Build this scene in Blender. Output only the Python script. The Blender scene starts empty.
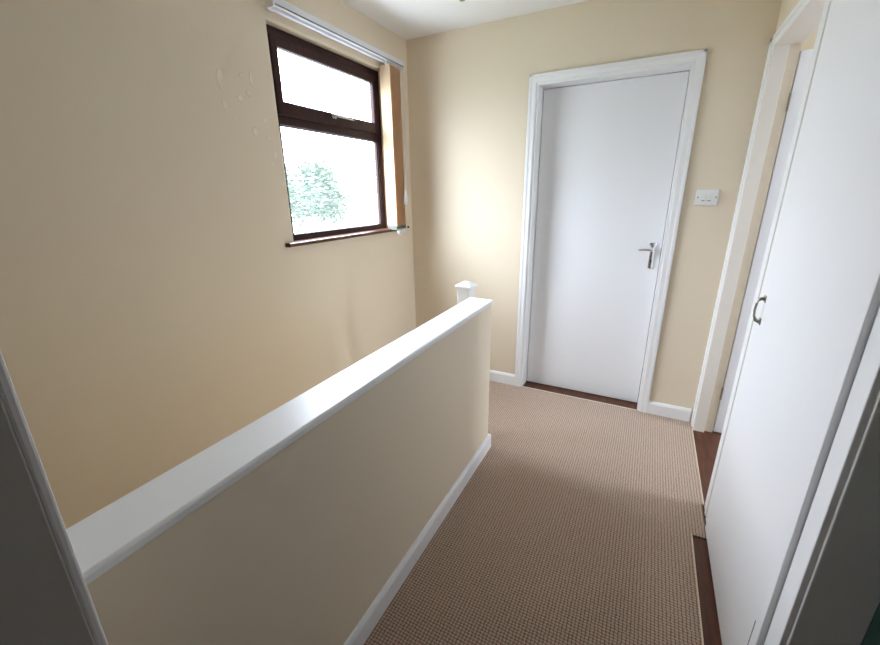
import bpy, bmesh, math, random
from mathutils import Vector, Matrix
random.seed(7)
S = bpy.context.scene
COL = S.collection

# ------------------------------------------------------------------ materials
def new_mat(name, color, rough=0.5, metal=0.0, spec=0.5, coat=0.0):
    m = bpy.data.materials.new(name); m.use_nodes = True
    b = m.node_tree.nodes['Principled BSDF']
    b.inputs['Base Color'].default_value = (*color, 1)
    b.inputs['Roughness'].default_value = rough
    b.inputs['Metallic'].default_value = metal
    b.inputs['Specular IOR Level'].default_value = spec
    b.inputs['Coat Weight'].default_value = coat
    return m, m.node_tree, b

def add_noise_look(m, scale, amount, bump=0.0, bscale=None, dist=0.002):
    """gentle procedural variation of colour and surface"""
    nt = m.node_tree; b = nt.nodes['Principled BSDF']
    tc = nt.nodes.new('ShaderNodeTexCoord')
    n = nt.nodes.new('ShaderNodeTexNoise'); n.inputs['Scale'].default_value = scale; n.inputs['Detail'].default_value = 4
    nt.links.new(tc.outputs['Object'], n.inputs['Vector'])
    base = b.inputs['Base Color'].default_value[:]
    mix = nt.nodes.new('ShaderNodeMix'); mix.data_type = 'RGBA'
    mix.inputs[6].default_value = tuple(c * (1 - amount) for c in base[:3]) + (1,)
    mix.inputs[7].default_value = tuple(min(1, c * (1 + amount)) for c in base[:3]) + (1,)
    nt.links.new(n.outputs['Fac'], mix.inputs[0])
    nt.links.new(mix.outputs[2], b.inputs['Base Color'])
    if bump:
        n2 = nt.nodes.new('ShaderNodeTexNoise'); n2.inputs['Scale'].default_value = bscale or scale * 6
        n2.inputs['Detail'].default_value = 3
        nt.links.new(tc.outputs['Object'], n2.inputs['Vector'])
        bp = nt.nodes.new('ShaderNodeBump'); bp.inputs['Strength'].default_value = bump
        bp.inputs['Distance'].default_value = dist
        nt.links.new(n2.outputs['Fac'], bp.inputs['Height']); nt.links.new(bp.outputs['Normal'], b.inputs['Normal'])
    return m

def plain(name, color, rough=0.5, metal=0.0, noise=8, amount=0.02, bump=0.0, bscale=None, **k):
    m, nt, b = new_mat(name, color, rough, metal, **k)
    return add_noise_look(m, noise, amount, bump, bscale)

CREAM = (0.785, 0.68, 0.525)
M = {}
M['cream'] = plain('cream_wall_paint', CREAM, 0.46, noise=2.5, amount=0.02, bump=0.12, bscale=45, spec=0.22)
M['gloss'] = plain('white_gloss_paint', (0.86, 0.86, 0.86), 0.36, noise=5, amount=0.015, bump=0.05, bscale=25)
M['satin'] = plain('white_satin_door', (0.85, 0.85, 0.86), 0.42, noise=3, amount=0.012, bump=0.03, bscale=20)
M['ceiling'] = plain('white_ceiling_paint', (0.86, 0.86, 0.85), 0.8, noise=4, amount=0.015, bump=0.1, bscale=30)
M['liner'] = plain('off_white_lining_paint', (0.80, 0.74, 0.66), 0.4, noise=6, amount=0.03)
M['tan'] = plain('bare_tan_lining', (0.70, 0.60, 0.46), 0.5, noise=14, amount=0.08, bump=0.1)
M['teal'] = plain('teal_wall_paint', (0.15, 0.32, 0.30), 0.6, noise=4, amount=0.04)
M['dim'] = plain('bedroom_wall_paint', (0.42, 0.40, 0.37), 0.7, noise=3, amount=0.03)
M['chrome'] = plain('polished_chrome', (0.86, 0.86, 0.86), 0.22, 1.0, noise=10, amount=0.01)
M['dullbrass'] = plain('worn_plated_metal', (0.38, 0.36, 0.29), 0.30, 1.0, noise=90, amount=0.15)
M['plastic'] = plain('white_plastic', (0.80, 0.80, 0.77), 0.3, noise=8, amount=0.01)
M['rail'] = plain('white_rail_enamel', (0.72, 0.73, 0.76), 0.3, noise=8, amount=0.01)
M['greyplastic_shade'] = plain('grey_plastic_and_shade', (0.15, 0.17, 0.14), 0.4, noise=40, amount=0.15)  # plastic of the blind weights; painted shade on the rail and rocker strips
M['dark'] = plain('dark_screw_metal', (0.05, 0.045, 0.04), 0.5, noise=20, amount=0.1)
M['cord'] = plain('white_cord', (0.75, 0.72, 0.66), 0.7, noise=60, amount=0.05)
M['trim'] = plain('pale_carpet_binding', (0.72, 0.62, 0.44), 0.45, noise=60, amount=0.1)
M['greymark'] = plain('grey_scratch', (0.16, 0.16, 0.19), 0.6, noise=60, amount=0.1)
M['bark'] = plain('tree_bark', (0.09, 0.065, 0.045), 0.9, noise=12, amount=0.3)
M['ground'] = plain('pale_ground', (0.17, 0.18, 0.155), 0.9, noise=0.4, amount=0.12)

def wall_left_mat():
    """cream paint with a few small filler patches and flakes beside the window"""
    m, nt, b = new_mat('cream_paint_with_flakes', CREAM, 0.5, spec=0.35)
    tc = nt.nodes.new('ShaderNodeTexCoord'); geo = nt.nodes.new('ShaderNodeNewGeometry')
    n0 = nt.nodes.new('ShaderNodeTexNoise'); n0.inputs['Scale'].default_value = 45
    nt.links.new(geo.outputs['Position'], n0.inputs['Vector'])
    warp = nt.nodes.new('ShaderNodeTexNoise'); warp.inputs['Scale'].default_value = 28; warp.inputs['Detail'].default_value = 5
    nt.links.new(geo.outputs['Position'], warp.inputs['Vector'])
    spots = [(1.196, 1.825, .022, .055), (1.345, 1.862, .010, .060), (1.325, 1.80, .022, .018), (1.20, 1.735, .018, .028),
             (1.276, 1.772, .020, .022), (1.392, 1.702, .017, .017), (1.327, 1.650, .020, .028), (1.404, 1.632, .018, .018),
             (1.425, 1.562, .010, .030), (1.24, 1.69, .012, .012), (1.30, 1.86, .016, .012), (1.40, 1.52, .008, .012)]
    acc = None
    for (y, z, ry, rz) in spots:
        sub = nt.nodes.new('ShaderNodeVectorMath'); sub.operation = 'SUBTRACT'
        nt.links.new(geo.outputs['Position'], sub.inputs[0]); sub.inputs[1].default_value = (-1.602, y, z)
        sc = nt.nodes.new('ShaderNodeVectorMath'); sc.operation = 'MULTIPLY'; sc.inputs[1].default_value = (0, 1 / ry, 1 / rz)
        nt.links.new(sub.outputs[0], sc.inputs[0])
        ln = nt.nodes.new('ShaderNodeVectorMath'); ln.operation = 'LENGTH'; nt.links.new(sc.outputs[0], ln.inputs[0])
        inv = nt.nodes.new('ShaderNodeMath'); inv.operation = 'SUBTRACT'; inv.inputs[0].default_value = 1; inv.use_clamp = True
        nt.links.new(ln.outputs['Value'], inv.inputs[1])
        if acc is None: acc = inv
        else:
            mx = nt.nodes.new('ShaderNodeMath'); mx.operation = 'MAXIMUM'
            nt.links.new(acc.outputs[0], mx.inputs[0]); nt.links.new(inv.outputs[0], mx.inputs[1]); acc = mx
    ad = nt.nodes.new('ShaderNodeMath'); ad.operation = 'MULTIPLY'
    nt.links.new(acc.outputs[0], ad.inputs[0]); nt.links.new(warp.outputs['Fac'], ad.inputs[1])
    ramp = nt.nodes.new('ShaderNodeMapRange'); ramp.inputs['From Min'].default_value = 0.17; ramp.inputs['From Max'].default_value = 0.27
    ramp.interpolation_type = 'SMOOTHSTEP'
    nt.links.new(ad.outputs[0], ramp.inputs['Value'])
    mix = nt.nodes.new('ShaderNodeMix'); mix.data_type = 'RGBA'
    mix.inputs[6].default_value = (*CREAM, 1); mix.inputs[7].default_value = (.87, .78, .63, 1)
    nt.links.new(ramp.outputs[0], mix.inputs[0]); nt.links.new(mix.outputs[2], b.inputs['Base Color'])
    h = nt.nodes.new('ShaderNodeMath'); h.operation = 'MULTIPLY_ADD'; h.inputs[1].default_value = 0.16
    nt.links.new(n0.outputs['Fac'], h.inputs[0]); nt.links.new(ramp.outputs[0], h.inputs[2])
    bp = nt.nodes.new('ShaderNodeBump'); bp.inputs['Strength'].default_value = 0.9; bp.inputs['Distance'].default_value = 0.003
    nt.links.new(h.outputs[0], bp.inputs['Height']); nt.links.new(bp.outputs['Normal'], b.inputs['Normal'])
    return m
M['creamflake'] = wall_left_mat()

def wood_mat(name, dark, light, rough, along='Y', scale=9, coat=0.0):
    m, nt, b = new_mat(name, light, rough, coat=coat)
    tc = nt.nodes.new('ShaderNodeTexCoord'); mp = nt.nodes.new('ShaderNodeMapping')
    s = {'X': (0.12, 1, 1), 'Y': (1, 0.12, 1), 'Z': (1, 1, 0.12)}[along]
    mp.inputs['Scale'].default_value = s
    geo = nt.nodes.new('ShaderNodeNewGeometry')
    nt.links.new(geo.outputs['Position'], mp.inputs['Vector'])
    n = nt.nodes.new('ShaderNodeTexNoise'); n.inputs['Scale'].default_value = scale * 5; n.inputs['Detail'].default_value = 6
    n.inputs['Distortion'].default_value = 0.8
    nt.links.new(mp.outputs[0], n.inputs['Vector'])
    r = nt.nodes.new('ShaderNodeValToRGB')
    r.color_ramp.elements[0].position = .3; r.color_ramp.elements[0].color = (*dark, 1)
    r.color_ramp.elements[1].position = .72; r.color_ramp.elements[1].color = (*light, 1)
    nt.links.new(n.outputs['Fac'], r.inputs[0]); nt.links.new(r.outputs[0], b.inputs['Base Color'])
    bp = nt.nodes.new('ShaderNodeBump'); bp.inputs['Strength'].default_value = .08; bp.inputs['Distance'].default_value = .002
    nt.links.new(n.outputs['Fac'], bp.inputs['Height']); nt.links.new(bp.outputs[0], b.inputs['Normal'])
    return m
M['frame'] = wood_mat('mahogany_window_stain', (.026, .010, .009), (.052, .019, .017), .42, 'Z')
M['frame'].node_tree.nodes['Principled BSDF'].inputs['Specular IOR Level'].default_value = .22
M['sillwood'] = wood_mat('mahogany_sill_stain', (.12, .045, .028), (.19, .075, .045), .28, 'Y')
M['boards'] = wood_mat('red_brown_floorboards', (.055, .018, .008), (.13, .040, .016), .45, 'Y')

def carpet_mat():
    """woven boucle cord: a grid of rounded loops"""
    m, nt, b = new_mat('woven_loop_carpet', (.3, .22, .16), .95, spec=.15)
    b.inputs['Sheen Weight'].default_value = .22; b.inputs['Sheen Roughness'].default_value = .45
    geo = nt.nodes.new('ShaderNodeNewGeometry')
    wz = nt.nodes.new('ShaderNodeTexNoise'); wz.inputs['Scale'].default_value = 55; wz.inputs['Detail'].default_value = 2
    nt.links.new(geo.outputs['Position'], wz.inputs['Vector'])
    off = nt.nodes.new('ShaderNodeVectorMath'); off.operation = 'MULTIPLY_ADD'
    off.inputs[1].default_value = (.008, .008, 0)
    nt.links.new(wz.outputs['Color'], off.inputs[0]); nt.links.new(geo.outputs['Position'], off.inputs[2])
    sep = nt.nodes.new('ShaderNodeSeparateXYZ'); nt.links.new(off.outputs[0], sep.inputs[0])
    def absin(sock, pitch):
        a = nt.nodes.new('ShaderNodeMath'); a.operation = 'MULTIPLY'; a.inputs[1].default_value = math.pi / pitch
        nt.links.new(sock, a.inputs[0])
        s = nt.nodes.new('ShaderNodeMath'); s.operation = 'SINE'; nt.links.new(a.outputs[0], s.inputs[0])
        c = nt.nodes.new('ShaderNodeMath'); c.operation = 'ABSOLUTE'; nt.links.new(s.outputs[0], c.inputs[0])
        return c
    ax = absin(sep.outputs['X'], .0118); ay = absin(sep.outputs['Y'], .0105)
    mul = nt.nodes.new('ShaderNodeMath'); mul.operation = 'MULTIPLY'
    nt.links.new(ax.outputs[0], mul.inputs[0]); nt.links.new(ay.outputs[0], mul.inputs[1])
    pw = nt.nodes.new('ShaderNodeMath'); pw.operation = 'POWER'; pw.inputs[1].default_value = .6
    nt.links.new(mul.outputs[0], pw.inputs[0])
    fib = nt.nodes.new('ShaderNodeTexNoise'); fib.inputs['Scale'].default_value = 260; fib.inputs['Detail'].default_value = 3
    nt.links.new(geo.outputs['Position'], fib.inputs['Vector'])
    fm = nt.nodes.new('ShaderNodeMath'); fm.operation = 'MULTIPLY_ADD'; fm.inputs[1].default_value = .6
    nt.links.new(fib.outputs['Fac'], fm.inputs[0]); nt.links.new(pw.outputs[0], fm.inputs[2])
    r = nt.nodes.new('ShaderNodeValToRGB')
    r.color_ramp.elements[0].position = .28; r.color_ramp.elements[0].color = (.105, .056, .031, 1)
    r.color_ramp.elements[1].position = 1.0; r.color_ramp.elements[1].color = (.56, .42, .325, 1)
    e = r.color_ramp.elements.new(.68); e.color = (.345, .230, .155, 1)
    nt.links.new(fm.outputs[0], r.inputs[0]); nt.links.new(r.outputs[0], b.inputs['Base Color'])
    bp = nt.nodes.new('ShaderNodeBump'); bp.inputs['Strength'].default_value = .8; bp.inputs['Distance'].default_value = .004
    nt.links.new(fm.outputs[0], bp.inputs['Height']); nt.links.new(bp.outputs[0], b.inputs['Normal'])
    return m
M['carpet'] = carpet_mat()

def cloth_mat():
    """vertical blind fabric, lets some light through"""
    m = bpy.data.materials.new('peach_blind_fabric'); m.use_nodes = True; nt = m.node_tree
    out = nt.nodes['Material Output']; nt.nodes.remove(nt.nodes['Principled BSDF'])
    geo = nt.nodes.new('ShaderNodeNewGeometry'); n = nt.nodes.new('ShaderNodeTexNoise'); n.inputs['Scale'].default_value = 120
    nt.links.new(geo.outputs['Position'], n.inputs['Vector'])
    mix = nt.nodes.new('ShaderNodeMix'); mix.data_type = 'RGBA'
    mix.inputs[6].default_value = (.80, .65, .45, 1); mix.inputs[7].default_value = (.87, .74, .55, 1)
    nt.links.new(n.outputs['Fac'], mix.inputs[0])
    d = nt.nodes.new('ShaderNodeBsdfDiffuse'); t = nt.nodes.new('ShaderNodeBsdfTranslucent')
    nt.links.new(mix.outputs[2], d.inputs[0]); t.inputs[0].default_value = (.85, .58, .30, 1)
    ms = nt.nodes.new('ShaderNodeMixShader'); ms.inputs[0].default_value = .4
    nt.links.new(d.outputs[0], ms.inputs[1]); nt.links.new(t.outputs[0], ms.inputs[2]); nt.links.new(ms.outputs[0], out.inputs[0])
    return m
M['vane'] = cloth_mat()

def glass_mat():
    m = bpy.data.materials.new('window_glass'); m.use_nodes = True; nt = m.node_tree
    out = nt.nodes['Material Output']; nt.nodes.remove(nt.nodes['Principled BSDF'])
    lw = nt.nodes.new('ShaderNodeLayerWeight'); lw.inputs[0].default_value = .5
    p5 = nt.nodes.new('ShaderNodeMath'); p5.operation = 'POWER'; p5.inputs[1].default_value = 4
    nt.links.new(lw.outputs['Facing'], p5.inputs[0])
    fr = nt.nodes.new('ShaderNodeMath'); fr.operation = 'MULTIPLY_ADD'; fr.inputs[1].default_value = .7; fr.inputs[2].default_value = .03
    nt.links.new(p5.outputs[0], fr.inputs[0])
    tr = nt.nodes.new('ShaderNodeBsdfTransparent'); tr.inputs[0].default_value = (.97, .985, .98, 1)
    gl = nt.nodes.new('ShaderNodeBsdfGlossy'); gl.inputs['Roughness'].default_value = .02
    ms = nt.nodes.new('ShaderNodeMixShader')
    nt.links.new(fr.outputs[0], ms.inputs[0]); nt.links.new(tr.outputs[0], ms.inputs[1]); nt.links.new(gl.outputs[0], ms.inputs[2])
    tl = nt.nodes.new('ShaderNodeBsdfTranslucent'); tl.inputs[0].default_value = (.9, .95, .95, 1)
    m2 = nt.nodes.new('ShaderNodeMixShader'); m2.inputs[0].default_value = .013   # pale veil mixed in to imitate hazy glare over the view
    nt.links.new(ms.outputs[0], m2.inputs[1]); nt.links.new(tl.outputs[0], m2.inputs[2])
    nt.links.new(m2.outputs[0], out.inputs[0])
    return m
M['glass'] = glass_mat()

def leaf_mat():
    m, nt, b = new_mat('tree_leaf_green', (.05, .085, .06), .6)
    info = nt.nodes.new('ShaderNodeNewGeometry')
    r = nt.nodes.new('ShaderNodeValToRGB')
    r.color_ramp.elements[0].color = (.020, .050, .024, 1); r.color_ramp.elements[1].color = (.042, .085, .034, 1)
    nt.links.new(info.outputs['Random Per Island'], r.inputs[0]); nt.links.new(r.outputs[0], b.inputs['Base Color'])
    return m
M['leaf'] = leaf_mat()

# ------------------------------------------------------------------ mesh helpers (coordinates in metres, world space)
def bm_box(bm, x0, x1, y0, y1, z0, z1, bev=0.0, seg=2):
    t = bmesh.new()
    bmesh.ops.create_cube(t, size=1)
    for v in t.verts:
        v.co = Vector(((x0 + x1) / 2 + v.co.x * (x1 - x0), (y0 + y1) / 2 + v.co.y * (y1 - y0), (z0 + z1) / 2 + v.co.z * (z1 - z0)))
    if bev:
        bmesh.ops.bevel(t, geom=list(t.edges), offset=bev, segments=seg, affect='EDGES', profile=.5)
    me = bpy.data.meshes.new('t'); t.to_mesh(me); t.free(); bm.from_mesh(me); bpy.data.meshes.remove(me)
    return bm

def box(*a, **k): return bm_box(bmesh.new(), *a, **k)

def prism(profile, axis, a, b, bev=0):
    """extrude a closed 2-D profile along an axis; profile in the two other axes in xyz order"""
    bm = bmesh.new()
    def P(u, v, w): return {'x': (w, u, v), 'y': (u, w, v), 'z': (u, v, w)}[axis]
    A = [bm.verts.new(P(u, v, a)) for u, v in profile]; B = [bm.verts.new(P(u, v, b)) for u, v in profile]
    n = len(profile)
    bm.faces.new(A); bm.faces.new(B)
    for i in range(n): bm.faces.new((A[i], A[(i + 1) % n], B[(i + 1) % n], B[i]))
    bmesh.ops.recalc_face_normals(bm, faces=bm.faces)
    if bev: bmesh.ops.bevel(bm, geom=list(bm.edges), offset=bev, segments=2, affect='EDGES', profile=.5)
    return bm

def tube(bm, pts, rad, n=10):
    pts = [Vector(p) for p in pts]; rings = []
    for i, p in enumerate(pts):
        t = (pts[min(i + 1, len(pts) - 1)] - pts[max(i - 1, 0)]).normalized()
        ref = Vector((0, 0, 1)) if abs(t.z) < .9 else Vector((1, 0, 0))
        u = t.cross(ref).normalized(); w = t.cross(u)
        r = rad[i] if isinstance(rad, (list, tuple)) else rad
        rings.append([bm.verts.new(p + (u * math.cos(2 * math.pi * k / n) + w * math.sin(2 * math.pi * k / n)) * r) for k in range(n)])
    for a, b in zip(rings, rings[1:]):
        for k in range(n): bm.faces.new((a[k], a[(k + 1) % n], b[(k + 1) % n], b[k]))
    bm.faces.new(rings[0][::-1]); bm.faces.new(rings[-1])
    bmesh.ops.recalc_face_normals(bm, faces=bm.faces)
    return bm

def lathe(bm, center, prof, n=24):
    """profile (r, z) turned about a vertical axis"""
    rings = []
    for r, z in prof:
        rings.append([bm.verts.new((center[0] + r * math.cos(2 * math.pi * k / n), center[1] + r * math.sin(2 * math.pi * k / n), center[2] + z)) for k in range(n)])
    for a, b in zip(rings, rings[1:]):
        for k in range(n): bm.faces.new((a[k], a[(k + 1) % n], b[(k + 1) % n], b[k]))
    bm.faces.new(rings[0]); bm.faces.new(rings[-1])
    bmesh.ops.recalc_face_normals(bm, faces=bm.faces)
    return bm

def slab_cells(us, vs, filled, w0, w1, axis, bevel_hole=0.0, hole_cells=()):
    """a plate made of the filled cells of a grid, w0..w1 thick along axis; one closed mesh"""
    bm = bmesh.new(); V = {}
    def P(i, j, w):
        key = (i, j, w)
        if key not in V:
            u, v = us[i], vs[j]
            V[key] = bm.verts.new({'x': (w, u, v), 'y': (u, w, v), 'z': (u, v, w)}[axis])
        return V[key]
    F = {(i, j) for i in range(len(us) - 1) for j in range(len(vs) - 1) if filled(i, j)}
    for (i, j) in F:
        for w in (w0, w1): bm.faces.new((P(i, j, w), P(i + 1, j, w), P(i + 1, j + 1, w), P(i, j + 1, w)))
        for di, dj, a, b in ((-1, 0, (i, j), (i, j + 1)), (1, 0, (i + 1, j), (i + 1, j + 1)), (0, -1, (i, j), (i + 1, j)), (0, 1, (i, j + 1), (i + 1, j + 1))):
            if (i + di, j + dj) not in F:
                bm.faces.new((P(*a, w0), P(*b, w0), P(*b, w1), P(*a, w1)))
    bmesh.ops.recalc_face_normals(bm, faces=bm.faces)
    if bevel_hole:
        es = []
        for (i, j) in hole_cells:
            c = [P(i, j, w1), P(i + 1, j, w1), P(i + 1, j + 1, w1), P(i, j + 1, w1)]
            for k in range(4):
                e = bm.edges.get((c[k], c[(k + 1) % 4]))
                if e: es.append(e)
        bmesh.ops.bevel(bm, geom=es, offset=bevel_hole, segments=5, affect='EDGES', profile=.5)
    return bm

def obj(name, bm, mat, parent=None, smooth=False, origin=None):
    me = bpy.data.meshes.new(name); bm.to_mesh(me); bm.free()
    me.materials.append(M[mat] if isinstance(mat, str) else mat)
    if smooth:
        for p in me.polygons: p.use_smooth = True
        me.set_sharp_from_angle(angle=math.radians(40))
    o = bpy.data.objects.new(name, me); COL.objects.link(o)
    if parent is not None:
        org = Vector(parent.get('_o', (0, 0, 0))); o.parent = parent; o['_o'] = list(org)
    else:
        if origin is None:
            xs = [v.co for v in me.vertices]
            origin = ((min(v.x for v in xs) + max(v.x for v in xs)) / 2, (min(v.y for v in xs) + max(v.y for v in xs)) / 2, min(v.z for v in xs))
        org = Vector(origin); o.location = org; o['_o'] = list(org)
    me.transform(Matrix.Translation(-org))
    return o

def empty(name, loc):
    o = bpy.data.objects.new(name, None); COL.objects.link(o); o.location = loc; o['_o'] = list(loc)
    o.empty_display_size = .1
    return o

def tag(o, label=None, cat=None, group=None, kind=None):
    if label: o['label'] = label
    if cat: o['category'] = cat
    if group: o['group'] = group
    if kind: o['kind'] = kind
    return o

# ------------------------------------------------------------------ key dimensions
D = 2.63          # back wall face
XL = -1.602       # left (window) wall face
H = 2.351         # ceiling
XR = 0.396        # right wall face
XA = 0.384        # face of the architraves on the right wall
DL, DR, DH = -0.693, 0.078, 1.980     # back door opening
WY1, WY2, WZ1, WZ2 = 1.472, 2.345, 1.155, 2.112   # window hole
HX = -0.659       # half wall face
LOW = -2.45       # bottom of the stairwell

# ------------------------------------------------------------------ shell
us = [0.0, WY1, WY2, D]; vs = [LOW, WZ1, WZ2, H]
o = obj('wall_left', slab_cells(us, vs, lambda i, j: not (i == 1 and j == 1), XL - .085, XL, 'x', .012, [(1, 1)]), 'creamflake')
tag(o, 'cream painted wall on the left holding the brown window', 'wall', kind='structure')

us = [XL - .085, DL - .018, DR + .018, XA + .20]; vs = [LOW, -.015, DH + .018, H]
o = obj('wall_back', slab_cells(us, vs, lambda i, j: not (i == 1 and j == 1), D, D + .15, 'y'), 'cream')
tag(o, 'cream painted end wall around the closed white door', 'wall', kind='structure')

us = [.0, .12, .915, .955, 1.705, 1.84, 2.575, D]; vs = [-.015, 2.0, H]
o = obj('wall_right', slab_cells(us, vs, lambda i, j: not (j == 0 and i in (1, 3, 5)), XR, XR + .091, 'x'), 'cream')
tag(o, 'wall on the right with three door openings', 'wall', kind='structure')

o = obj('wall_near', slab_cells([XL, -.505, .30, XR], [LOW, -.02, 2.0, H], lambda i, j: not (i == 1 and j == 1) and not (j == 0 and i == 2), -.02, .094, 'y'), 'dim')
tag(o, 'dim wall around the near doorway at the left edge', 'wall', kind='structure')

o = obj('ceiling', box(XL - .3, 2.6, -2.7, 3.6, H, H + .08), 'ceiling')
tag(o, 'plain white painted ceiling', 'ceiling', kind='structure')

# floor boards under everything, with the stairwell left open
us = [XL - .1, HX, 2.6]; vs = [-2.6, -.02, 1.868, 3.45]
o = obj('floor', slab_cells(us, vs, lambda i, j: i == 1 or j in (0, 2), -.20, -.003, 'z'), 'boards')
tag(o, 'red brown wooden floorboards showing along the right side', 'floor', kind='structure')

# carpet with its stepped right edge
us = [XL, HX, -.50, .30, .320, .376, .382]; vs = [-2.5, -.02, .094, 1.634, 1.830, 1.853, D]
def cf(i, j):
    if j == 0: return i in (1, 2, 3)
    if j == 1: return i == 2
    if j == 2: return i in (1, 2, 3)
    if j == 3: return i in (1, 2, 3, 4)
    if j == 4: return i in (1, 2, 3, 4)
    return True
o = obj('carpet', slab_cells(us, vs, cf, -.003, .004, 'z'), 'carpet')
tag(o, 'brown woven loop carpet covering the landing floor', 'carpet')
o = obj('trim_1', box(.3815, .3855, 1.853, 2.53, -.0028, .0065, bev=.0012), 'trim')
tag(o, 'pale edging strip of the carpet along the far right doorway', 'edging', kind='structure')
o = obj('trim_2', box(.3195, .324, .10, 1.634, -.0028, .0065, bev=.0012), 'trim')
tag(o, 'pale edging strip of the carpet beside the cupboard door', 'edging', kind='structure')
o = obj('trim_3', box(DL, DR, D - .004, D + .004, -.0028, .005, bev=.001), 'trim')
tag(o, 'thin pale edging of the carpet under the end door', 'edging', kind='structure')

# half wall beside the stairs
hw = empty('wall_stairwell', (-.72, .95, 0))
obj('panel', box(-.778, HX, .094, 1.815, LOW, .848), 'cream', hw)
prof = [(-.786, .847), (-.786, .862), (-.781, .868), (-.659, .868), (-.654, .863), (-.654, .849), (-.657, .847)]
obj('capping', prism(prof, 'y', .094, 1.832, bev=.002), 'gloss', hw)
tag(hw, 'cream half wall with white painted top separating landing and stairs', 'half wall', kind='structure')

def skirting(name, pts, face, h, label):
    o = obj(name, pts, 'gloss'); tag(o, label, 'skirting board', kind='structure'); return o
def skirt_profile(w0, w1, h):
    """board with a chamfered top; w1 is the room side"""
    s = 1 if w1 > w0 else -1
    return [(w0, .0), (w1, .0), (w1, h - .014), (w1 - s * .006, h - .003), (w1 - s * .010, h), (w0, h)]
bm = prism(skirt_profile(HX, HX + .015, .088), 'y', .094, 1.83)
bm_box(bm, -.782, HX + .0145, 1.8155, 1.83, 0, .086)
skirting('baseboard_stairwell', bm, 0, 0, 'white skirting board along the foot of the half wall')
skirting('baseboard_back', prism(skirt_profile(D, D - .015, .089), 'x', DR + .0585, .372), 0, 0, 'short white skirting between the end door and the right doorway')
skirting('baseboard_landing', prism(skirt_profile(D, D - .015, .089), 'x', XL, DL - .0585), 0, 0, 'short white skirting left of the end door behind the half wall')

skirting('baseboard_left', prism(skirt_profile(XL, XL + .015, .089), 'y', 1.87, D - .015), 0, 0, 'white skirting board under the window beside the stair top')
# newel post
nw = empty('newel_post', (-.8395, 1.9095, 0))
obj('shaft', box(-.877, -.802, 1.872, 1.947, 0, .902, bev=.004), 'gloss', nw)
bm = bmesh.new()
def rings(bm, cx, cy, prof):
    R = []
    for hwid, z in prof: R.append([bm.verts.new((cx + sx * hwid, cy + sy * hwid, z)) for sx, sy in ((-1, -1), (1, -1), (1, 1), (-1, 1))])
    for a, b in zip(R, R[1:]):
        for k in range(4): bm.faces.new((a[k], a[(k + 1) % 4], b[(k + 1) % 4], b[k]))
    bm.faces.new(R[0]); bm.faces.new(R[-1]); bmesh.ops.recalc_face_normals(bm, faces=bm.faces); return bm
rings(bm, -.8395, 1.9095, [(.040, .897), (.046, .899), (.047, .908), (.044, .914), (.018, .928), (.012, .930)])
bmesh.ops.bevel(bm, geom=list(bm.edges), offset=.002, segments=2, affect='EDGES')
obj('cap', bm, 'gloss', nw)
tag(nw, 'white square newel post with flat pyramid cap at the stair end', 'newel post')

# stairs going down between the half wall and the window wall
st = empty('staircase', (-1.19, 1.868, LOW))
for k in range(9):
    y1 = 1.868 - k * .19
    obj('step', box(XL, -.778, y1 - .215, y1, max(LOW, -.20 - .2 * (k + 1) - .22), -.20 - .2 * (k + 1), bev=.006), 'carpet', st)
tag(st, 'carpeted stairs going down behind the half wall', 'stairs', kind='structure')
o = obj('floor_lower', box(XL - .2, -.6, -.2, D + .1, LOW - .1, LOW), 'boards')
tag(o, 'floor at the bottom of the stairwell', 'floor', kind='structure')

# ------------------------------------------------------------------ window
wn = empty('window_1', (XL - .05, (WY1 + WY2) / 2, WZ1))
XF = -1.642      # room-side face of the outer frame
def frame_bm(x0, x1, y0, y1, z0, z1, w, bev=.004, bottom=None, top=None):
    bm = bmesh.new(); b_ = bottom or w; t_ = top or w
    bm_box(bm, x0, x1, y0, y0 + w, z0, z1, bev); bm_box(bm, x0, x1, y1 - w, y1, z0, z1, bev)
    bm_box(bm, x0, x1, y0 + w * .9, y1 - w * .9, z0, z0 + b_, bev); bm_box(bm, x0, x1, y0 + w * .9, y1 - w * .9, z1 - t_, z1, bev)
    return bm
fr = frame_bm(XF - .038, XF, WY1 - .01, WY2 + .01, WZ1 - .005, WZ2 + .008, .052, bottom=.038, top=.045)
bm_box(fr, XF - .038, XF, WY1 + .03, WY2 - .03, 1.706, 1.760, .004)
obj('frame', fr, 'frame', wn)
sash = obj('sash', frame_bm(XF - .020, XF + .012, WY1 + .030, WY2 - .038, 1.748, 2.078, .040, .005, bottom=.062, top=.046), 'frame', wn)
obj('pane', box(XF - .010, XF - .006, WY1 + .065, WY2 - .073, 1.806, 2.036), 'glass', sash)
obj('pane', box(XF - .024, XF - .020, WY1 + .038, WY2 - .038, 1.188, 1.710), 'glass', wn)
# glazing beads, thin and dark against the light
bd = frame_bm(XF - .028, XF - .008, WY1 + .038, WY2 - .038, 1.181, 1.712, .010, .002)
obj('glazing_bead', bd, 'frame', wn)
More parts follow.
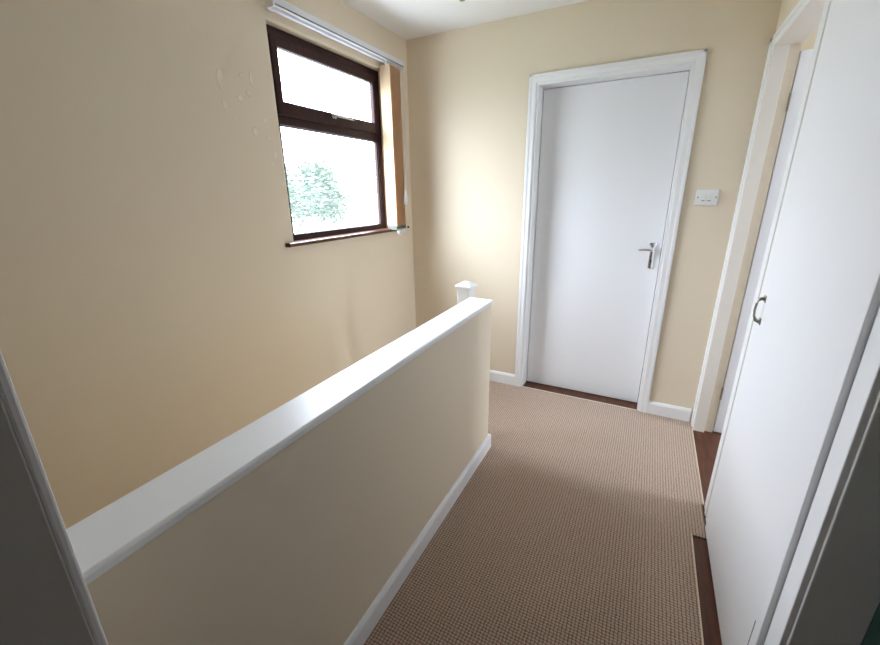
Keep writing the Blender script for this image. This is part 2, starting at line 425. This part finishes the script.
# window stay on the sash
hb = bmesh.new()
bm_box(hb, XF + .012, XF + .020, 1.868, 1.900, 1.782, 1.806, .003)
tube(hb, [(XF + .022, 1.880, 1.797), (XF + .026, 1.93, 1.797), (XF + .026, 1.99, 1.795), (XF + .022, 2.045, 1.793)], [.006, .006, .005, .004], 8)
obj('stay_handle', hb, 'dullbrass', wn, smooth=True)
sp = [(XF + .005, 1.136), (-1.575, 1.136), (-1.568, 1.140), (-1.566, 1.147), (-1.568, 1.154), (-1.575, 1.157), (XF + .005, 1.157)]
bm = prism(sp, 'y', WY1 - .0, WY2, bev=0)
bm2 = prism([(XL - .0, 1.136), (-1.575, 1.136), (-1.568, 1.140), (-1.566, 1.147), (-1.568, 1.154), (-1.575, 1.157), (XL, 1.157)], 'y', 1.41, 2.43, bev=.0015)
me = bpy.data.meshes.new('t'); bm2.to_mesh(me); bm2.free(); bm.from_mesh(me); bpy.data.meshes.remove(me)
obj('sill', bm, 'sillwood', wn)
tag(wn, 'dark brown wooden window with top opening light in the left wall', 'window', kind='structure')

# ------------------------------------------------------------------ vertical blind, drawn back to the right
bl = empty('vertical_blind', (-1.555, 1.94, 2.14))
bm = bmesh.new()
rp = [(-1.572, 2.140), (-1.554, 2.140), (-1.554, 2.168), (-1.542, 2.168), (-1.542, 2.146), (-1.530, 2.146), (-1.528, 2.149), (-1.528, 2.178), (-1.531, 2.181), (-1.572, 2.181)]
rail = prism(rp, 'y', 1.455, 2.472)
obj('headrail', rail, 'rail', bl)
obj('groove_shade', box(-1.5295, -1.5272, 1.458, 2.469, 2.1475, 2.1535), 'greyplastic_shade', bl)  # dark strip on the rail face standing in for a groove's shade
ec = obj('end_cap', box(-1.574, -1.526, 2.470, 2.478, 2.139, 2.183, bev=.003), 'plastic', bl)
obj('end_cap', box(-1.574, -1.526, 1.449, 1.457, 2.139, 2.183, bev=.003), 'plastic', bl)
for y in (1.50, 2.38):
    b = bmesh.new(); bm_box(b, XL, -1.570, y - .014, y + .014, 2.150, 2.19, .002); bm_box(b, XL, -1.535, y - .014, y + .014, 2.181, 2.186, .001)
    obj('bracket', b, 'rail', bl)
NV = 11
VO = (0, .006, .021, .028, .045, .050, .067, .078, .090, .095, .110)
def vane_bm(yc, ang, w=.076):
    b = bmesh.new(); n = 8; th = .0008; L = []
    for side in (1, -1):
        col_ = []
        for k in range(n + 1):
            u = (k / n - .5) * w; bow = .0035 * math.cos(math.pi * (k / n - .5))
            col_.append((u, bow + side * th))
        L.append(col_ if side == 1 else col_[::-1])
    prof = L[0] + L[1]; ca, sa = math.cos(ang), math.sin(ang)
    pts = [(-1.5605 + u * ca - v * sa, yc + u * sa + v * ca) for u, v in prof]
    return prism(pts, 'z', 1.172, 2.128)
for k in range(NV):
    yc = 2.300 + VO[k]; ang = math.radians((0, 3, -2, 4, 1, 5, -1, 3, 6, 2, 4)[k])
    v = obj('vane', vane_bm(yc, ang), 'vane', bl, smooth=True)
    ca, sa = math.cos(ang), math.sin(ang)
    t = bmesh.new(); bm_box(t, -.0365, .0365, -.0022, .0022, -.018, .012, .001)
    bmesh.ops.transform(t, matrix=Matrix.Translation((-1.5605, yc, 1.166)) @ Matrix.Rotation(ang, 4, 'Z'), verts=t.verts)
    obj('weight', t, 'greyplastic_shade', v)
    t = bmesh.new(); bm_box(t, -.006, .006, -.004, .004, -.012, .014, .001)
    bmesh.ops.transform(t, matrix=Matrix.Translation((-1.548, yc, 2.136)), verts=t.verts)
    obj('hanger', t, 'plastic', v)
# linking chain sagging below the weights
ch = bmesh.new()
for k in range(NV - 1):
    y0 = 2.300 + k * .0112
    tube(ch, [(-1.524, y0, 1.156), (-1.521, y0 + .003, 1.136), (-1.519, y0 + .0056, 1.126 - .006 * (k % 3)), (-1.521, y0 + .0083, 1.136), (-1.524, y0 + .0112, 1.156)], .0016, 6)
obj('link_chain', ch, 'plastic', bl, smooth=True)
cd = bmesh.new()
tube(cd, [(-1.532, 2.462, 2.146), (-1.528, 2.454, 1.9), (-1.508, 2.415, 1.52), (-1.500, 2.386, 1.40)], .0017, 6)
tube(cd, [(-1.534, 2.446, 2.146), (-1.526, 2.436, 1.9), (-1.506, 2.402, 1.52), (-1.500, 2.384, 1.40)], .0017, 6)
obj('pull_cord', cd, 'cord', bl, smooth=True)
pw = bmesh.new()
lathe(pw, (-1.500, 2.385, 1.312), [(.004, 0), (.015, .002), (.017, .008), (.016, .050), (.011, .075), (.006, .092), (.003, .096)], 16)
obj('cord_weight', pw, 'plastic', bl, smooth=True)
bc = bmesh.new()
tube(bc, [(-1.512, 2.435, 2.142), (-1.512, 2.43, 1.7), (-1.512, 2.42, 1.2), (-1.512, 2.425, 1.168)], .0014, 6)
obj('bead_chain', bc, 'cord', bl, smooth=True)
kb = bmesh.new(); bmesh.ops.create_uvsphere(kb, u_segments=10, v_segments=8, radius=.008, matrix=Matrix.Translation((-1.512, 2.425, 1.160)))
obj('chain_stop', kb, 'dark', bl, smooth=True)
tag(bl, 'peach vertical blind bunched at the right side of the window', 'blind')

# ------------------------------------------------------------------ end door (closed) in the back wall
def casing_bm(plane, sgn, a0, a1, z1, w, axis, t=.014):
    """architrave round an opening: two legs and a head with a stepped edge; plane = wall face, sgn = towards the room"""
    bm = bmesh.new(); e = .0
    def put(u0, u1, z0, z2, t0, t1):
        lo, hi = sorted((plane + sgn * t0, plane + sgn * t1))
        if axis == 'y': bm_box(bm, u0, u1, lo, hi, z0, z2, .003)
        else: bm_box(bm, lo, hi, u0, u1, z0, z2, .003)
    put(a0 - w, a0, 0, z1 + w, 0, t); put(a1, a1 + w, 0, z1 + w, 0, t); put(a0 - .001, a1 + .001, z1, z1 + w, 0, t)
    s = w * .42
    put(a0 - w, a0 - w + s, 0, z1 + w, 0, t + .0025); put(a1 + w - s, a1 + w, 0, z1 + w, 0, t + .0025); put(a0 - w, a1 + w, z1 + w - s, z1 + w, 0, t + .0025)
    return bm
d1 = empty('door_1', ((DL + DR) / 2, D, 0))
bm = casing_bm(D, -1, DL - .014, DR + .014, DH + .014, .044, 'y')
obj('architrave', bm, 'gloss', d1)
bm = bmesh.new()
bm_box(bm, DL - .018, DL, D - .006, D + .148, 0, DH + .018, .002); bm_box(bm, DR, DR + .018, D - .006, D + .148, 0, DH + .018, .002)
bm_box(bm, DL - .001, DR + .001, D - .006, D + .148, DH, DH + .018, .002)
bm_box(bm, DL - .001, DL + .0115, D + .1425, D + .148, 0, DH, .001)
obj('lining', bm, 'gloss', d1)
obj('leaf', box(DL + .003, DR - .003, D + .105, D + .142, .004, DH - .003, bev=.002), 'satin', d1)
YD = D + .105
hd = bmesh.new()
# chrome lever on a waisted back plate
pl = [(.010, 1.078), (.020, 1.083), (.028, 1.079), (.038, 1.083), (.048, 1.078), (.050, 1.070), (.041, 1.062), (.040, 1.000), (.043, .935), (.039, .924), (.019, .924), (.015, .935), (.015, 1.000), (.014, 1.062), (.006, 1.070)]
t = prism([(u, v) for u, v in pl], 'y', YD - .009, YD, bev=.002)
hdl = obj('handle', t, 'chrome', d1, smooth=True)
t = bmesh.new()
tube(t, [(.027, YD - .004, 1.042), (.027, YD - .018, 1.042), (.027, YD - .044, 1.042)], [.015, .012, .011], 16)
tube(t, [(.034, YD - .046, 1.042), (.020, YD - .049, 1.042), (-.01, YD - .048, 1.042), (-.036, YD - .046, 1.039), (-.046, YD - .044, 1.038)], [.009, .010, .0085, .0075, .006], 12)
obj('lever', t, 'chrome', hdl, smooth=True)
t = bmesh.new(); tube(t, [(.0285, YD - .008, .970), (.0285, YD - .0105, .970)], .0045, 10); bm_box(t, .0268, .0302, YD - .0105, YD - .009, .955, .970)
obj('keyhole', t, 'dark', hdl)
tag(d1, 'closed plain white door with chrome lever in the end wall', 'door', kind='structure')

# light switch
sw = empty('light_switch', (.247, D, 1.30))
t = box(.195, .300, D - .011, D, 1.297, 1.380, bev=.0052, seg=4)
plt = obj('plate', t, 'plastic', sw, smooth=True)
for x in (.231, .258):
    rk = prism([(D - .0165, 1.325), (D - .009, 1.325), (D - .009, 1.356), (D - .0115, 1.356)], 'x', x - .0085, x + .0085, bev=.0008)
    rk = obj('rocker', rk, 'plastic', sw)
    obj('rocker_shade', box(x - .0085, x + .0085, D - .0140, D - .0105, 1.3215, 1.3250), 'greyplastic_shade', rk)  # grey strip painted in as the shade below the rocker
for x in (.206, .287):
    t = bmesh.new(); tube(t, [(x, D - .010, 1.3405), (x, D - .0124, 1.3405)], .0042, 10); obj('screw', t, 'dullbrass', sw)
tag(sw, 'white double rocker light switch on the cream end wall', 'light switch')

# ------------------------------------------------------------------ right wall: far doorway with its door opened inwards
d2 = empty('door_2', (XA, 2.19, 0))
Y0, Y1, DZ = 1.853, 2.535, 1.988
bm = bmesh.new()
def leg(y0, y1, inner_hi):
    bm_box(bm, XA + .002, XR + .001, y0, y1, -.010, DZ + .055, .003)
leg(Y1 + .006, D - .001, 0); bm_box(bm, XA - .002, XA + .01, Y1 + .040, D - .001, -.010, DZ + .055, .003)
bm_box(bm, XA + .002, XR + .001, Y0 - .070, Y0 - .004, -.010, DZ + .055, .003); bm_box(bm, XA - .001, XA + .01, Y0 - .072, Y0 - .045, -.010, DZ + .055, .003)
bm_box(bm, XA + .002, XR + .001, Y0 - .005, Y1 + .0065, DZ + .004, DZ + .055, .003); bm_box(bm, XA - .002, XA + .01, Y0 - .070, D - .001, DZ + .032, DZ + .055, .003)
obj('architrave', bm, 'gloss', d2)
bm = bmesh.new()
bm_box(bm, XA + .004, .445, Y1, Y1 + .038, -.012, DZ + .012, .002)
bm_box(bm, XA + .004, .445, Y0 - .012, Y0, -.012, DZ + .012, .002)
bm_box(bm, XA + .004, .489, Y0 - .001, Y1 + .001, DZ, DZ + .0115, .002)
obj('lining', bm, 'liner', d2)
obj('rebate', box(.4445, .489, Y1 + .022, Y1 + .039, -.012, DZ + .001, bev=.001), 'tan', d2)
lf = obj('leaf', box(.493, 1.165, Y1 + .024, Y1 + .060, .004, 1.962, bev=.002), 'satin', d2)
for z in (.22, 1.72):
    t = bmesh.new(); bm_box(t, .4885, .4935, Y1 + .026, Y1 + .050, z, z + .075, .0008); tube(t, [(.491, Y1 + .021, z), (.491, Y1 + .021, z + .075)], .0045, 8)
    obj('hinge', t, 'dullbrass', d2)
tag(d2, 'white framed doorway in the right corner with door standing open inwards', 'door', kind='structure')

# cupboard door nearest the camera
d3 = empty('door_3', (XA, 1.33, 0))
bm = bmesh.new()
bm_box(bm, XA, XR + .03, .907, .9715, -.011, 2.06, .003)
bm_box(bm, XA, XR + .03, 1.700, 1.768, -.011, 2.06, .003)
bm_box(bm, XA, XR + .03, .970, 1.702, 1.985, 2.06, .003)
obj('frame', bm, 'gloss', d3)
lf = obj('leaf', box(.3725, .4055, .975, 1.690, .011, 1.978, bev=.0025), 'satin', d3)
h = bmesh.new()
tube(h, [(.372, 1.636, 1.030), (.360, 1.636, 1.027), (.353, 1.6355, 1.012), (.351, 1.635, .990), (.353, 1.6345, .968), (.360, 1.634, .953), (.372, 1.633, .950)], [.0075, .0055, .0036, .0032, .0036, .0055, .0075], 10)
bm_box(h, .3700, .3735, 1.624, 1.648, 1.018, 1.040, .0012); bm_box(h, .3700, .3735, 1.621, 1.645, .940, .962, .0012)
obj('pull_handle', h, 'dullbrass', d3, smooth=True)
obj('scratch', box(.3718, .3727, 1.0125, 1.0155, .05, .322), 'greymark', d3)
tag(d3, 'tall plain white cupboard door with small bow handle on the right', 'door', kind='structure')

# near opening on the right, dark room behind
d4 = empty('door_4', (XR, .51, 0))
bm = bmesh.new()
bm_box(bm, XR - .001, .499, .9000, .9155, -.012, 2.0, .0025); bm_box(bm, XR - .001, .499, .12, .1355, -.012, 2.0, .0025); bm_box(bm, XR - .001, .499, .135, .9005, 1.985, 2.0, .0025)
obj('lining', bm, 'gloss', d4)
tag(d4, 'open doorway at the right edge with shaded grey lining', 'door', kind='structure')

# doorway the camera looks through: lining and casing on the left
d5 = empty('door_5', (-.1, .04, 0))
def lean(bm, k):
    for v in bm.verts: v.co.x += k * (v.co.z - 1.25)
    return bm
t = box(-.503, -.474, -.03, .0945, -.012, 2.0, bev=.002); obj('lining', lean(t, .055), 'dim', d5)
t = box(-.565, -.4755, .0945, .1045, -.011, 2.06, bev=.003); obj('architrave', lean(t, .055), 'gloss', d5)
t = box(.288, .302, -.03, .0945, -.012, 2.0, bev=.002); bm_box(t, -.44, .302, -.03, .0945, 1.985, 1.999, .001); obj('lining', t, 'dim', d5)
tag(d5, 'edge of the near door frame along the left side', 'door', kind='structure')

# ------------------------------------------------------------------ rooms beyond the openings
def room_wall(name, mat, label, *b):
    tag(obj(name, box(*b), mat), label, 'wall', kind='structure')
L1 = 'white wall of the room beyond the far right doorway'
room_wall('wall_room_back', 'ceiling', L1 + ', behind its open door', .487, 2.5, 2.76, 2.86, -.012, H)
R2 = (1.90, 2.50, 1.00, 1.95)
o = obj('wall_room_right', slab_cells([1.3, R2[0], R2[1], 2.76], [-.012, R2[2], R2[3], H], lambda i, j: not (i == 1 and j == 1), 2.4, 2.55, 'x'), 'ceiling')
tag(o, L1 + ', opposite the opening', 'wall', kind='structure')
w2 = empty('window_2', (2.5, (R2[0] + R2[1]) / 2, R2[2]))
obj('frame', frame_bm(2.46, 2.52, R2[0] - .005, R2[1] + .005, R2[2] - .005, R2[3] + .005, .05), 'gloss', w2)
obj('pane', box(2.488, 2.492, R2[0] + .04, R2[1] - .04, R2[2] + .04, R2[3] - .04), 'glass', w2)
tag(w2, 'white framed window of the room beyond the far right doorway', 'window', kind='structure')
room_wall('wall_room_near', 'ceiling', L1 + ', on its near side', .487, 2.4, 1.3, 1.4, -.012, H)
L2 = 'dark teal wall of the room at the right edge'
room_wall('wall_teal_back', 'teal', L2 + ', next to the lining', .4995, 2.5, .9005, 1.0, -.012, H)
room_wall('wall_teal_right', 'teal', L2 + ', opposite the opening', 2.4, 2.5, -.6, .9005, -.012, H)
room_wall('wall_teal_near', 'teal', L2 + ', on its near side', .487, 2.4, -.7, -.6, -.012, H)
L3 = 'dim wall of the bedroom behind the near doorway'
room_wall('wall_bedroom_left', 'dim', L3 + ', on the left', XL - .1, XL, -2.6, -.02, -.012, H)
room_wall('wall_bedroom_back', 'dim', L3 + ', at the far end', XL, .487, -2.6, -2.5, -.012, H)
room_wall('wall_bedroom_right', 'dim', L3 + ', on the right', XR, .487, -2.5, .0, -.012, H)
L4 = 'wall of the closed room behind the end door'
room_wall('wall_beyond_left', 'cream', L4 + ', on the left', -1.5, -1.4, D + .15, 3.4, -.012, H)
room_wall('wall_beyond_back', 'cream', L4 + ', at the far end', -1.5, .487, 3.4, 3.5, -.012, H)
room_wall('wall_beyond_right', 'cream', L4 + ', on the right', .487, .587, 2.86, 3.5, -.012, H)

# ceiling rose cut by the top of the picture
cr = empty('ceiling_fitting', (-1.01, 2.205, H))
t = bmesh.new(); lathe(t, (-1.01, 2.205, H), [(.062, 0), (.062, -.004), (.052, -.010), (.020, -.012)], 28); obj('base', t, 'plastic', cr, smooth=True)
t = bmesh.new(); lathe(t, (-1.01, 2.225, H), [(.020, -.011), (.021, -.020), (.014, -.030), (.006, -.033)], 20); obj('stud', t, 'dullbrass', cr, smooth=True)
tag(cr, 'small round ceiling fitting with grey centre near the window', 'ceiling fitting')

# ------------------------------------------------------------------ outside
o = obj('ground', box(-90, XL - 3, -60, 90, -2.85, -2.75), 'ground'); tag(o, 'pale ground far below outside the window', 'ground', kind='structure')
tr = empty('tree', (-8.6, 7.6, -2.75))
t = bmesh.new(); tube(t, [(-8.6, 7.6, -2.75), (-8.5, 7.6, -1.5), (-8.6, 7.7, -.2), (-8.5, 7.7, 1.2)], [.16, .13, .10, .05], 10)
for k in range(7):
    a = k * .9; tube(t, [(-8.55, 7.65, -.4 + .15 * k), (-8.55 + .5 * math.cos(a), 7.65 + .6 * math.sin(a), .3 + .15 * k), (-8.55 + .9 * math.cos(a), 7.65 + 1.2 * math.sin(a), .8 + .12 * k)], [.05, .035, .012], 6)
obj('trunk', t, 'bark', tr, smooth=True)
t = bmesh.new()
lobes = [((-8.5, 6.6, 1.50), (1.0, 1.3, .85)), ((-8.4, 7.6, 1.30), (1.0, 1.1, .68)), ((-8.5, 8.6, 1.40), (.9, .95, .75)), ((-8.6, 9.0, 1.85), (.7, .55, .50)), ((-8.4, 9.2, 1.15), (.7, .55, .60)), ((-8.6, 5.6, 1.3), (1., 1.1, 1.0)), ((-8.5, 7.2, 1.95), (.6, .5, .30))]
for c, r in lobes:
    for _ in range(2200):
        d = Vector((random.gauss(0, 1), random.gauss(0, 1), random.gauss(0, 1))).normalized() * (random.random() ** .4)
        p = Vector((c[0] + d.x * r[0], c[1] + d.y * r[1], c[2] + d.z * r[2]))
        s = random.uniform(.045, .085); q = Matrix.Rotation(random.uniform(0, 6.28), 3, 'Z') @ Matrix.Rotation(random.uniform(-1, 1), 3, 'X')
        vs_ = [bm_v for bm_v in (t.verts.new(p + q @ Vector(w)) for w in ((-s, 0, 0), (0, -s * .5, .006), (s, 0, 0), (0, s * .5, .006)))]
        t.faces.new(vs_)
obj('crown', t, 'leaf', tr)
tag(tr, 'leafy green tree seen hazily through the lower window pane', 'tree')

# ------------------------------------------------------------------ daylight
w = bpy.data.worlds.new('overcast_sky'); S.world = w; w.use_nodes = True
nt = w.node_tree; bg = nt.nodes['Background']
tc = nt.nodes.new('ShaderNodeTexCoord'); sp_ = nt.nodes.new('ShaderNodeSeparateXYZ'); nt.links.new(tc.outputs['Generated'], sp_.inputs[0])
r = nt.nodes.new('ShaderNodeValToRGB'); nt.links.new(sp_.outputs['Z'], r.inputs[0])
def sky(v): return (.79 * v, .86 * v, 1.0 * v, 1)
r.color_ramp.elements[0].position = 0.0; r.color_ramp.elements[0].color = sky(.27)
r.color_ramp.elements[1].position = .85; r.color_ramp.elements[1].color = sky(1.0)
e = r.color_ramp.elements.new(.35); e.color = sky(.68)
nt.links.new(r.outputs[0], bg.inputs[0]); bg.inputs[1].default_value = 28.0
def portal(name, loc, rz, sy, sz):
    p = bpy.data.lights.new(name, 'AREA'); p.shape = 'RECTANGLE'; p.size = sz; p.size_y = sy; p.cycles.is_portal = True
    o = bpy.data.objects.new(name, p); COL.objects.link(o); o.location = loc; o.rotation_euler = (0, rz, 0)
portal('room_daylight', (2.60, (R2[0] + R2[1]) / 2, (R2[2] + R2[3]) / 2), math.pi / 2, R2[1] - R2[0], R2[3] - R2[2])
pl_ = bpy.data.lights.new('window_daylight', 'AREA'); pl_.shape = 'RECTANGLE'; pl_.size = .98; pl_.size_y = .90
pl_.cycles.is_portal = True
po = bpy.data.objects.new('window_daylight', pl_); COL.objects.link(po)
po.location = (XL - .15, (WY1 + WY2) / 2, (WZ1 + WZ2) / 2); po.rotation_euler = (0, -math.pi / 2, 0)

# ------------------------------------------------------------------ camera
f, yaw, pitch, roll, h = 394.9777, -.4829, .3148, .0151, 1.3785
cy, sy = math.cos(yaw), math.sin(yaw)
fwd = Vector((sy * math.cos(pitch), cy * math.cos(pitch), -math.sin(pitch)))
right = Vector((cy, -sy, 0)); down = fwd.cross(right)
c, s = math.cos(roll), math.sin(roll)
r2 = c * right + s * down; d2_ = -s * right + c * down
cam = bpy.data.cameras.new('camera'); co = bpy.data.objects.new('camera', cam); COL.objects.link(co)
mw = Matrix.Identity(4)
for i in range(3):
    mw[i][0] = r2[i]; mw[i][1] = -d2_[i]; mw[i][2] = -fwd[i]
mw[2][3] = h
co.matrix_world = mw
cam.sensor_fit = 'HORIZONTAL'; cam.sensor_width = 36; cam.lens = f * 36 / 880; cam.clip_start = .02
S.camera = co

for o in S.objects:
    if '_o' in o: del o['_o']
S.view_settings.view_transform = 'Standard'; S.view_settings.look = 'None'; S.view_settings.gamma = 1
S.view_settings.use_curve_mapping = False
S.view_settings.exposure = 0.93
S.cycles.max_bounces = 14; S.cycles.diffuse_bounces = 10; S.cycles.transparent_max_bounces = 12
S.cycles.use_denoising = True
